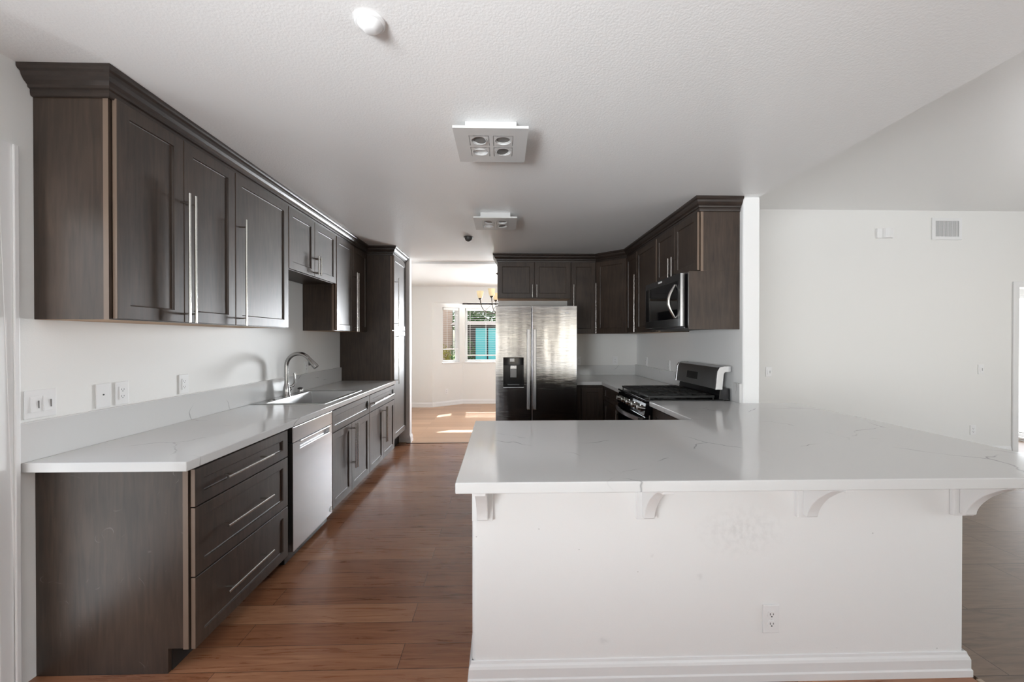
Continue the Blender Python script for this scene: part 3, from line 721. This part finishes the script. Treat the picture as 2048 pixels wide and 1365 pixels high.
MB().box(-.115, 1.825, PY1 + .002, 2.42, .10, .873).box(XB, 1.825, 2.42, 3.185, .10, .873).box(-.10, 1.825, PY1 + .002, 2.34, 0, .10, mi=3).box(1.31, 1.825, 2.34, 3.185, 0, .10, mi=3).build('carcass', CABM, rt)
TP = lambda u, n_, z: (u, 2.423 + n_, z)
for a, b in ((-.108, .325), (.33, .765), (.77, 1.19)):
    door(rt, TP, a, b, .10, .862, ('z', b - .05, .62, .385))
door(rt, T_right(XB - .003), 2.47, 3.18, .10, .862, ('z', 3.12, .62, .385))
pts = [(-.1645, 1.394), (2.297, 1.394), (2.297, 3.0795), (XR - .002, 3.0795), (XR - .002, 3.188), (1.186, 3.188), (1.186, 2.455), (-.1645, 2.455)]
tag(MB().prism(pts, 'z', .8742, .914).build('countertop', M['quartz'], bevel=.004, seg=3), 'large white quartz peninsula countertop resting on the half wall', 'countertop')
pts = [(.845, 4.668), (1.170, 4.668), (1.170, 3.962), (XR - .002, 3.962), (XR - .002, YB - .002), (.845, YB - .002)]
tag(MB().prism(pts, 'z', .8742, .914).build('countertop', M['quartz'], bevel=.003), 'white quartz corner countertop between the refrigerator and stove', 'countertop')
tag(MB().box(.845, XR - .024, YB - .023, YB - .001, .9142, 1.05).build('backsplash', M['quartz'], bevel=.002), 'low quartz backsplash on the wall beside the refrigerator', 'backsplash')
tag(MB().box(XR - .023, XR - .001, 3.965, YB - .002, .9142, 1.06).build('backsplash', M['quartz'], bevel=.002), 'low quartz backsplash on the side wall beyond the stove', 'backsplash')
tag(MB().box(XR - .023, XR - .001, 3.085, 3.180, .9142, 1.065).build('backsplash', M['quartz'], bevel=.002), 'short piece of quartz backsplash between stove and white wall end', 'backsplash')

# ------------------------------------------------------------------ stove
SY_0, SY_1 = 3.195, 3.955
rt = root('gas_range', 'freestanding gas range with black cooktop and silver-capped back panel', 'stove', (1.5, 3.575, 0))
MB().box(1.20, 1.835, SY_0, SY_1, .02, .905).build('body', M['black'], rt)
TS = T_right(1.20)
od = MB(TS).box(SY_0 + .003, SY_1 - .003, 0, .045, .20, .784).build('oven_door', M['glass_black'], rt, bevel=.004)
MB(TS).box(SY_0 + .06, SY_1 - .06, .0445, .047, .30, .62).build('oven_window', M['glass_black'], od)
hb = [(SY_0 + .05, .05, .755)] + [(SY_0 + .06 + (SY_1 - SY_0 - .12) * i / 12, .075 + .035 * math.sin(PI * i / 12), .755) for i in range(13)] + [(SY_1 - .05, .05, .755)]
mb = MB(TS)
for a, b in zip(hb, hb[1:]):
    mb.add([(a[0], a[1] - .008, .739), (a[0], a[1] + .008, .739), (a[0], a[1] + .008, .771), (a[0], a[1] - .008, .771), (b[0], b[1] - .008, .739), (b[0], b[1] + .008, .739), (b[0], b[1] + .008, .771), (b[0], b[1] - .008, .771)],
           [(0, 1, 5, 4), (1, 2, 6, 5), (2, 3, 7, 6), (3, 0, 4, 7)])
mb.build('handle', M['steel'], od, smooth=True)
cp = MB().prism([(1.20, .79), (1.146, .792), (1.163, .895), (1.20, .90)], 'y', SY_0 + .002, SY_1 - .002).build('control_panel', M['glass_black'], rt, bevel=.003)
for k in range(5):
    yk = SY_0 + .09 + k * .145
    ax_ = Vector((-.103, 0, .017)).normalized(); c0 = Vector((1.154, yk, .842))
    MB().tube([c0 - ax_ * .002, c0 + ax_ * .010, c0 + ax_ * .0105, c0 + ax_ * .036, c0 + ax_ * .038], [.028, .028, .021, .019, .016], 18).build('knob', M['nickel'], rt, smooth=True)
ct = MB().box(1.158, 1.80, SY_0 - .004, SY_1 + .004, .9045, .924).build('cooktop', M['black'], rt, bevel=.004)
for bx, by, br in ((1.33, 3.36, .045), (1.62, 3.36, .038), (1.33, 3.79, .04), (1.62, 3.79, .045), (1.48, 3.575, .05)):
    MB().lathe([(br, 0), (br, .008), (br * .8, .010), (br * .8, .018), (0, .020)], (bx, by, .9238), 20).build('burner', M['iron'], rt, smooth=True)
for k in range(3):
    y0 = SY_0 + .02 + k * .243; y1 = y0 + .236
    mb = MB()
    for y in (y0, y1 - .012): mb.box(1.19, 1.735, y, y + .012, .938, .955)
    for x in (1.19, 1.345, 1.50, 1.60, 1.723): mb.box(x, x + .012, y0, y1, .938, .955)
    mb.box(1.19, 1.735, (y0 + y1) / 2 - .006, (y0 + y1) / 2 + .006, .940, .957)
    for x in (1.195, 1.72):
        for y in (y0 + .002, y1 - .010): mb.box(x, x + .010, y, y + .008, .923, .94)
    mb.build('grate', M['iron'], rt, bevel=.002)
# back guard: slanted control panel on a riser, silver end caps
MB().prism([(1.79, .905), (1.765, .925), (1.775, 1.01), (1.855, 1.01), (1.855, .905)], 'y', SY_0 + .01, SY_1 - .01).build('riser', M['black'], rt, bevel=.004)
gd = MB().prism([(1.735, 1.008), (1.752, 1.155), (1.768, 1.182), (1.80, 1.190), (1.857, 1.190), (1.857, 1.155), (1.80, 1.15), (1.785, 1.008)], 'y', SY_0 + .018, SY_1 - .018).build('back_panel', M['steel_mid'], rt, smooth=True)
for y in (SY_0, SY_1 - .018):
    MB().prism([(1.731, 1.004), (1.748, 1.157), (1.765, 1.187), (1.80, 1.195), (1.860, 1.195), (1.860, 1.150), (1.81, 1.146), (1.80, 1.13), (1.788, 1.004)], 'y', y, y + .018).build('end_cap', M['steel'], rt, bevel=.002)
sl = Vector((.017, 0, .147)).normalized()
TG = lambda u, n_, z: (1.735 + sl.x * z - .001 - n_, u, 1.008 + sl.z * z)
MB(TG).box(3.52, 3.72, 0, .002, .05, .115).build('display', M['glass_black'], gd)

# ------------------------------------------------------------------ corbels under the peninsula
def corbel_root(x, label):
    return root('corbel_bracket', label, 'corbel', (x, PY0, .68), 'white corbels under the peninsula overhang')
c0 = corbel_root(-.080, 'white curved corbel bracket at the open aisle end of the peninsula')
MB().box(-.042, .042, -.020, -.0003, 0, .1935).build('back_plate', M['trim'], c0, bevel=.002, local=True)
prof = [(-.0205, .012), (-.040, .012)]
for i in range(9):
    t = i / 8; prof.append((-.045 - .055 * (t ** 1.6), .016 + .095 * t))
for i in range(1, 9):
    t = i / 8; prof.append((-.100 - .125 * t, .111 + .070 * math.sin(t * PI / 2)))
prof += [(-.228, .1935), (-.0205, .1935)]
MB().prism(prof, 'x', -.022, .022).build('scroll', M['trim'], c0, bevel=.002, local=True, smooth=True)
for x, lab in ((.592, 'white curved corbel bracket second from the aisle end of the peninsula'), (1.261, 'white curved corbel bracket above the outlet on the peninsula'), (1.924, 'white curved corbel bracket at the living room corner of the peninsula')):
    dup(c0, loc=(x, PY0, .68), label=lab)

# ------------------------------------------------------------------ electrical plates
def outlet_kit(style):
    """local: wall plane y = 0, faces -y"""
    rt = root('wall_outlet', '', 'outlet')
    MB().box(-.036, .036, -.006, -.0003, -.059, .059).build('cover_plate', M['plastic'], rt, bevel=.003, local=True)
    if style == 'decora':
        mb = MB().box(-.0165, .0165, -.009, -.0058, -.033, .033)
        for s in (-1, 1):
            zc = s * .017
            mb.box(-.0075, -.0055, -.0094, -.009, zc - .002, zc + .006, mi=1).box(.0055, .0075, -.0094, -.009, zc - .002, zc + .005, mi=1).box(-.002, .002, -.0094, -.009, zc - .009, zc - .005, mi=1)
        mb.build('socket', [M['plastic'], M['slot']], rt, local=True)
    else:
        for s in (-1, 1):
            zc = s * .0195; n_ = 20
            mb = MB(); ring = []
            for k in range(n_):
                a = 2 * PI * k / n_; ring.append((.0172 * math.cos(a), max(-.0135, min(.0135, .0172 * math.sin(a))) + zc))
            mb.prism(ring, 'y', -.0085, -.0058)
            mb.box(-.0080, -.0055, -.0090, -.0084, zc - .002, zc + .007, mi=1).box(.0055, .0080, -.0090, -.0084, zc - .001, zc + .006, mi=1)
            mb.prism([(.003 * math.cos(2 * PI * k / 8), zc - .0075 + .003 * math.sin(2 * PI * k / 8)) for k in range(8)], 'y', -.0090, -.0084, mi=1)
            mb.build('socket', [M['plastic'], M['slot']], rt, local=True)
        MB().lathe([(.003, -.0068), (.003, -.0058), (0, -.0058)], (0, 0, 0), 10, axis='y').build('screw', M['lamp_white'], rt, local=True)
    return rt
DEC = outlet_kit('decora'); DUP = outlet_kit('duplex')
def place(kit, first, loc, rz, label, group):
    if first:
        kit.location = loc; kit.rotation_euler = (0, 0, rz); kit['label'] = label; kit['group'] = group; return kit
    return dup(kit, loc=loc, rz=rz, label=label, group=group)
Q = PI / 2
gk = 'kitchen outlets above the counters'
place(DEC, True, (XW, 2.096, 1.140), Q, 'white outlet beside the blank plate on the sink wall', gk)
for x, y, z, rz, lab in ((XW, 2.494, 1.141, Q, 'white outlet midway between blank plate and faucet on the sink wall'),
                         (XW, 4.02, 1.137, Q, 'white outlet on the wall behind the faucet'),
                         (1.582, YB, 1.115, 0, 'white outlet on the back wall near the kitchen corner'),
                         (1.068, YB, 1.113, 0, 'white outlet half hidden beside the refrigerator edge'),
                         (XR, 5.171, 1.118, -Q, 'white outlet on the stove wall nearest the kitchen corner'),
                         (XR, 4.465, 1.116, -Q, 'white outlet on the stove wall just beyond the range')):
    place(DEC, False, (x, y, z), rz, lab, gk)
go = 'outlets low on the walls'
place(DUP, True, (1.118, PY0, .252), 0, 'white outlet low on the peninsula half wall', go)
place(DUP, False, (5.77, YL, .30), 0, 'white outlet low on the far living room wall', go)
ang = math.atan2(be_.y, be_.x)
op = bp_ + be_ * .33
place(DUP, False, (op.x, op.y, .30), ang, 'white outlet under the narrow bay window', go)
# light switches
def switch_kit(n, label, loc, rz):
    rt = root('light_switch', label, 'switch', loc, None, rz)
    w = .036 + .023 * (n - 1)
    MB().box(-w, w, -.006, -.0003, -.059, .059).build('cover_plate', M['plastic'], rt, bevel=.003, local=True)
    for k in range(n):
        xc = (k - (n - 1) / 2) * .046
        r = MB().add([(xc - .016, -.0055, -.033), (xc + .016, -.0055, -.033), (xc + .016, -.0055, .033), (xc - .016, -.0055, .033),
                      (xc - .016, -.0105, -.033), (xc + .016, -.0105, -.033), (xc + .016, -.0070, .033), (xc - .016, -.0070, .033)],
                     [(0, 1, 2, 3), (4, 5, 6, 7), (0, 1, 5, 4), (1, 2, 6, 5), (2, 3, 7, 6), (3, 0, 4, 7)]).build('rocker', M['plastic'], rt, bevel=.001, local=True)
        MB().box(xc + .010, xc + .013, -.0115, -.0075, -.018, .014).build('dimmer_slide', M['lamp'], r, local=True)
    return rt
switch_kit(2, 'white double dimmer switch plate by the white door casing', (XW, 1.735, 1.144), Q)
switch_kit(1, 'white single switch plate on the living room wall beside the white wall end', (3.223, YL, 1.02), 0)
switch_kit(1, 'white single switch plate on the living room wall near the doorway', (5.866, YL, 1.045), 0)
rt = root('phone_jack_plate', 'white blank plate with one small dark hole on the sink wall', 'wall plate', (XW, 2.0, 1.140), None, Q)
MB().box(-.036, .036, -.006, -.0003, -.059, .059).build('cover_plate', M['plastic'], rt, bevel=.003, local=True)
MB().lathe([(.004, -.0072), (.004, -.0058), (0, -.0058)], (0, 0, .004), 10, axis='y').build('jack', M['slot'], rt, local=True)

# ------------------------------------------------------------------ ceiling fixtures
def ceiling_light(label, loc):
    rt = root('ceiling_light', label, 'ceiling light', loc, 'square four-lamp ceiling lights')
    MB().box(-.132, .132, -.132, .132, -.053, -.0005).build('mount_box', M['fixture'], rt, bevel=.002, local=True)
    # face plate with four openings
    mb = MB(); h = .19; c = .063; w = .052
    xs = [-h, -c - w, -c + w, c - w, c + w, h]
    for i in range(5):
        for j in range(5):
            if i in (1, 3) and j in (1, 3): continue
            mb.box(xs[i], xs[i + 1], xs[j], xs[j + 1], -.066, -.053)
    mb.build('face_plate', M['fixture'], rt, local=True)
    for k, (sx, sy) in enumerate(((-1, -1), (1, -1), (-1, 1), (1, 1))):
        cx_, cy_ = sx * c, sy * c
        # gimbal insert: square bezel with a round opening, plus the tilted lamp cup
        n_ = 24; mb = MB(); vs = []; fs = []
        for q in range(n_):
            a = 2 * PI * q / n_; ca, sa = math.cos(a), math.sin(a); m_ = max(abs(ca), abs(sa))
            vs += [(cx_ + .0495 * ca / m_, cy_ + .0495 * sa / m_, -.067), (cx_ + .042 * ca, cy_ + .042 * sa, -.067), (cx_ + .042 * ca, cy_ + .042 * sa, -.054)]
        for q in range(n_):
            p = (q + 1) % n_
            fs += [(q * 3, p * 3, p * 3 + 1, q * 3 + 1), (q * 3 + 1, p * 3 + 1, p * 3 + 2, q * 3 + 2)]
        mb.add(vs, fs); ins = mb.build('gimbal', M['fixture'], rt, local=True)
        tl = [(.22, -.12), (0, .05), (.03, .22), (-.22, -.12)][k]
        rot = Matrix.Rotation(tl[0], 3, 'Y') @ Matrix.Rotation(tl[1], 3, 'X')
        cc = Vector((cx_, cy_, -.0595))
        TT = lambda x, y, z: cc + rot @ Vector((x, y, z))
        MB(TT).lathe([(.040, .010), (.040, -.003), (.037, -.003), (.036, .004), (.012, .012), (0, .012)], (0, 0, 0), 22).build('lamp_cup', M['fixture'], ins, smooth=True, local=True)
        MB(TT).lathe([(.0355, .0005), (.0355, .003), (.0, .004)], (0, 0, 0), 22).build('lamp_face', M['lamp_white'] if k == 2 else M['lamp'], ins, smooth=True, local=True)
    return rt
L1 = ceiling_light('square white four-lamp ceiling light nearest the peninsula', (-.058, 2.183, ZC))
L2 = dup(L1, loc=(-.061, 3.655, ZC), label='square white four-lamp ceiling light closer to the refrigerator')
rt = root('smoke_detector', 'round white domed detector on the ceiling above the sink aisle', 'smoke detector', (-.464, 1.418, ZC))
MB().lathe([(.052, -.0005), (.052, -.008), (.047, -.012), (.044, -.012), (.041, -.016), (.022, -.034), (.018, -.036), (0, -.036)], (0, 0, 0), 32).build('housing', M['plastic'], rt, smooth=True, local=True)
rt = root('ceiling_vent_cap', 'small dark round cap on the ceiling before the refrigerator', 'ceiling cap', (-.369, 4.372, ZC))
MB().lathe([(.052, -.0005), (.052, -.004), (.040, -.006), (.040, -.022), (.030, -.040), (.012, -.050), (0, -.051)], (0, 0, 0), 24).build('cap', M['grey'], rt, smooth=True, local=True)
# living room wall: vent and sounder
rt = root('air_vent', 'white wall air vent with upright louvres near the living room ceiling', 'vent', (5.424, YL, 2.762))
mb = MB(); w, h = .187, .133; b = .038
for a in ((-w, -w + b, -h, h), (w - b, w, -h, h), (-w + b, w - b, -h, -h + b), (-w + b, w - b, h - b, h)): mb.box(a[0], a[1], -.012, -.0005, a[2], a[3])
mb.build('frame', M['trim'], rt, bevel=.003, local=True)
MB().box(-w + b, w - b, -.0025, -.0006, -h + b, h - b).build('backing', M['vent_back'], rt, local=True)
mb = MB()
for k in range(18):
    x = -w + b + .010 + k * (2 * (w - b) - .020) / 17
    mb.add([(x - .005, -.003, -h + b), (x - .004, -.003, -h + b), (x + .001, -.010, -h + b), (x, -.010, -h + b), (x - .005, -.003, h - b), (x - .004, -.003, h - b), (x + .001, -.010, h - b), (x, -.010, h - b)],
           [(0, 3, 7, 4), (1, 2, 6, 5), (0, 1, 5, 4), (2, 3, 7, 6), (0, 1, 2, 3), (4, 5, 6, 7)])
mb.build('louvre', M['trim'], rt, local=True)
rt = root('door_chime', 'small white rounded box mounted on the living room wall left of the vent', 'door chime', (4.645, YL, 2.70))
mb = MB(); pr = [(-.10, 0), (.10, 0), (.10, -.02)] + [(.06 * math.cos(PI * i / 8) + .02, -.02 - .035 * math.sin(PI * i / 8)) for i in range(9)] + [(-.10, -.02)]
mb.prism([(a, b_2 - .0005) for a, b_2 in pr], 'z', -.058, .058).build('cover', M['plastic'], rt, bevel=.002, local=True)

# ------------------------------------------------------------------ dining room: blinds, chandelier
def blind(label, p, e, nrm, u0, u1, zb, loc):
    T = lambda u, n_, z: Vector(p) + Vector(e) * u + Vector(nrm) * n_ + Vector((0, 0, z))
    rt = root('window_blind', label, 'blind', loc)
    MB(T).box(u0, u1, .005, .050, WIN_Z1 - .06, WIN_Z1 - .003).build('headrail', M['blind'], rt, bevel=.003)
    mb = MB(T); z = WIN_Z1 - .085
    while z > zb + .02:
        mb.add([(u0, .017, z + .001), (u1, .017, z + .001), (u1, .039, z - .001), (u0, .039, z - .001), (u0, .017, z + .003), (u1, .017, z + .003), (u1, .039, z + .001), (u0, .039, z + .001)],
               [(0, 1, 2, 3), (4, 5, 6, 7), (0, 1, 5, 4), (1, 2, 6, 5), (2, 3, 7, 6), (3, 0, 4, 7)])
        z -= .040
    mb.build('slats', M['blind'], rt)
    MB(T).box(u0, u1, .010, .048, zb - .012, zb + .010).build('bottom_rail', M['blind'], rt, bevel=.003)
    mb = MB(T); k = max(2, int((u1 - u0) / .38) + 1)
    for i in range(k):
        u = u0 + .09 + (u1 - u0 - .18) * i / (k - 1)
        mb.box(u - .004, u + .004, .008, .010, zb, WIN_Z1 - .03)
    mb.build('ladder_tape', M['blind'], rt)
blind('white slatted blind in the wide bay window', (A1[0], A1[1], 0), ex, ey, .075, 1.99, 1.06, (.1, 8.74, WIN_Z0))
blind('white slatted blind in the narrow angled bay window', bp_, be_, bn_, .262, .625, 1.20, tuple(bp_ + be_ * .45 + Vector((0, 0, WIN_Z0))))
CHX, CHY, CZ = -.038, 6.6, 2.505
rt = root('chandelier', 'bronze chandelier with amber glass shades hanging in the dining room', 'chandelier', (CHX, CHY, CZ))
MB().lathe([(.065, -.0005), (.065, -.012), (.045, -.028), (.012, -.040), (0, -.040)], (0, 0, 0), 24).build('canopy', M['bronze'], rt, smooth=True, local=True)
mb = MB()
for k in range(5):
    z = -.05 - k * .045
    r1 = [(.010 * math.cos(2 * PI * i / 10) * (1 if k % 2 else 0), .010 * math.cos(2 * PI * i / 10) * (0 if k % 2 else 1), z - .010 + .026 * math.sin(2 * PI * i / 10)) for i in range(11)]
    mb.tube(r1, .0028, 6, cap=False)
mb.tube([(.006, 0, -.03), (.008, .004, -.15), (.004, -.004, -.28)], .002, 6)
mb.build('chain', M['bronze'], rt, smooth=True, local=True)
MB().lathe([(.006, -.27), (.012, -.28), (.010, -.33), (.018, -.36), (.010, -.40), (.009, -.58), (.022, -.62), (.030, -.65), (.020, -.69), (.008, -.71), (.014, -.725), (0, -.74)], (0, 0, 0), 20).build('column', M['bronze'], rt, smooth=True, local=True)
for k in range(5):
    a = math.radians(175 + 72 * k); ca, sa = math.cos(a), math.sin(a)
    def P_(r, z): return (r * ca, r * sa, z)
    arm = MB().tube([P_(.02, -.655), P_(.12, -.665), P_(.21, -.65), P_(.27, -.61), P_(.305, -.55), P_(.322, -.48), P_(.33, -.43)], [.008, .007, .0065, .006, .006, .007, .008], 8)
    arm.tube([P_(.015, -.44), P_(.10, -.49), P_(.20, -.58), P_(.26, -.635), P_(.30, -.665), P_(.315, -.655)], .004, 6)
    arm.lathe([(.008, -.44), (.024, -.425), (.028, -.415), (.020, -.405), (0, -.405)], (.33 * ca, .33 * sa, 0), 14)
    ao = arm.build('arm', M['bronze'], rt, smooth=True, local=True)
    MB().lathe([(.018, -.412), (.034, -.408), (.045, -.375), (.052, -.33), (.060, -.295), (.056, -.295), (.048, -.33), (.040, -.37), (.028, -.400), (0, -.402)], (.33 * ca, .33 * sa, 0), 20).build('shade', M['amber'], ao, smooth=True, local=True)

# ------------------------------------------------------------------ outside the bay windows
struct(MB().box(-14, 14, 8.98, 40, -.30, -.15).build('ground', M['grass']))
struct(MB().box(-14, 14, 9.2, 13.4, -.15, -.10).build('ground_patio', M['patio']))
struct(MB().box(-4.5, 4.5, 8.90, 9.80, 2.42, 2.50).build('eave_sun_cut', M['trim']))  # unseen eave, added to cut the sun patch on the dining floor short
rt = root('garden_shed', 'dark garden shed with turquoise double doors seen through the wide bay window', 'shed', (1.0, 15.0, -.15))
MB().box(-1.5, 3.6, 14.03, 16.5, -.15, 1.90).build('walls', M['siding'], rt)
MB().prism([(13.8, 1.90), (16.8, 1.90), (15.25, 2.10)], 'x', -1.8, 3.9).build('roof', M['roof'], rt)
for x0, x1 in ((-.93, -.54), (-.49, .0), (.05, .55)):
    MB().box(x0, x1, 14.0, 14.03, .70, 1.80).build('door', M['turquoise'], rt)
o = struct(MB().box(-9, -1.90, 15.2, 15.4, -.15, 2.7).build('wall_garden', M['stucco']))
def bush(name, label, cat, c, r, n, mat, trunk=None, squash=1.0):
    rt = root(name, label, cat, (c[0], c[1], -.15))
    mb = MB(); rnd = random.Random(int(c[0] * 100 + c[1]))
    for _ in range(n):
        while True:
            q = Vector((rnd.uniform(-1, 1), rnd.uniform(-1, 1), rnd.uniform(-1, 1)))
            if .55 < q.length < 1: break
        p = Vector(c) + Vector((q.x * r, q.y * r, q.z * r * squash))
        a = Vector((rnd.gauss(0, 1), rnd.gauss(0, 1), rnd.gauss(0, 1))).normalized(); b = a.orthogonal().normalized()
        s = r * rnd.uniform(.05, .09)
        mb.add([p - a * s, p + b * s * .5, p + a * s, p - b * s * .5], [(0, 1, 2, 3)])
    mb.build('foliage', mat, rt)
    MB().tube([(c[0], c[1], -.15), (c[0] + .05, c[1], c[2])], [.12 if r > 1 else .04, .07 if r > 1 else .02], 8).build('trunk', M['bark'], rt)
bush('leafy_tree', 'leafy green tree behind the shed with the turquoise doors', 'tree', (-.2, 19.6, 2.6), 2.3, 3200, M['leaf'])
bush('leafy_tree', 'leafy green tree farther along behind the shed', 'tree', (4.9, 20.2, 3.2), 2.1, 1800, M['leaf'])
bush('garden_shrub', 'yellow-green shrub before the tan garden wall', 'shrub', (-2.2, 13.0, .75), .62, 1100, M['leaf_yellow'], squash=.9)
bush('garden_shrub', 'tall green shrub beside the tan garden wall', 'shrub', (-1.25, 12.6, .9), .42, 700, M['leaf'], squash=1.6)
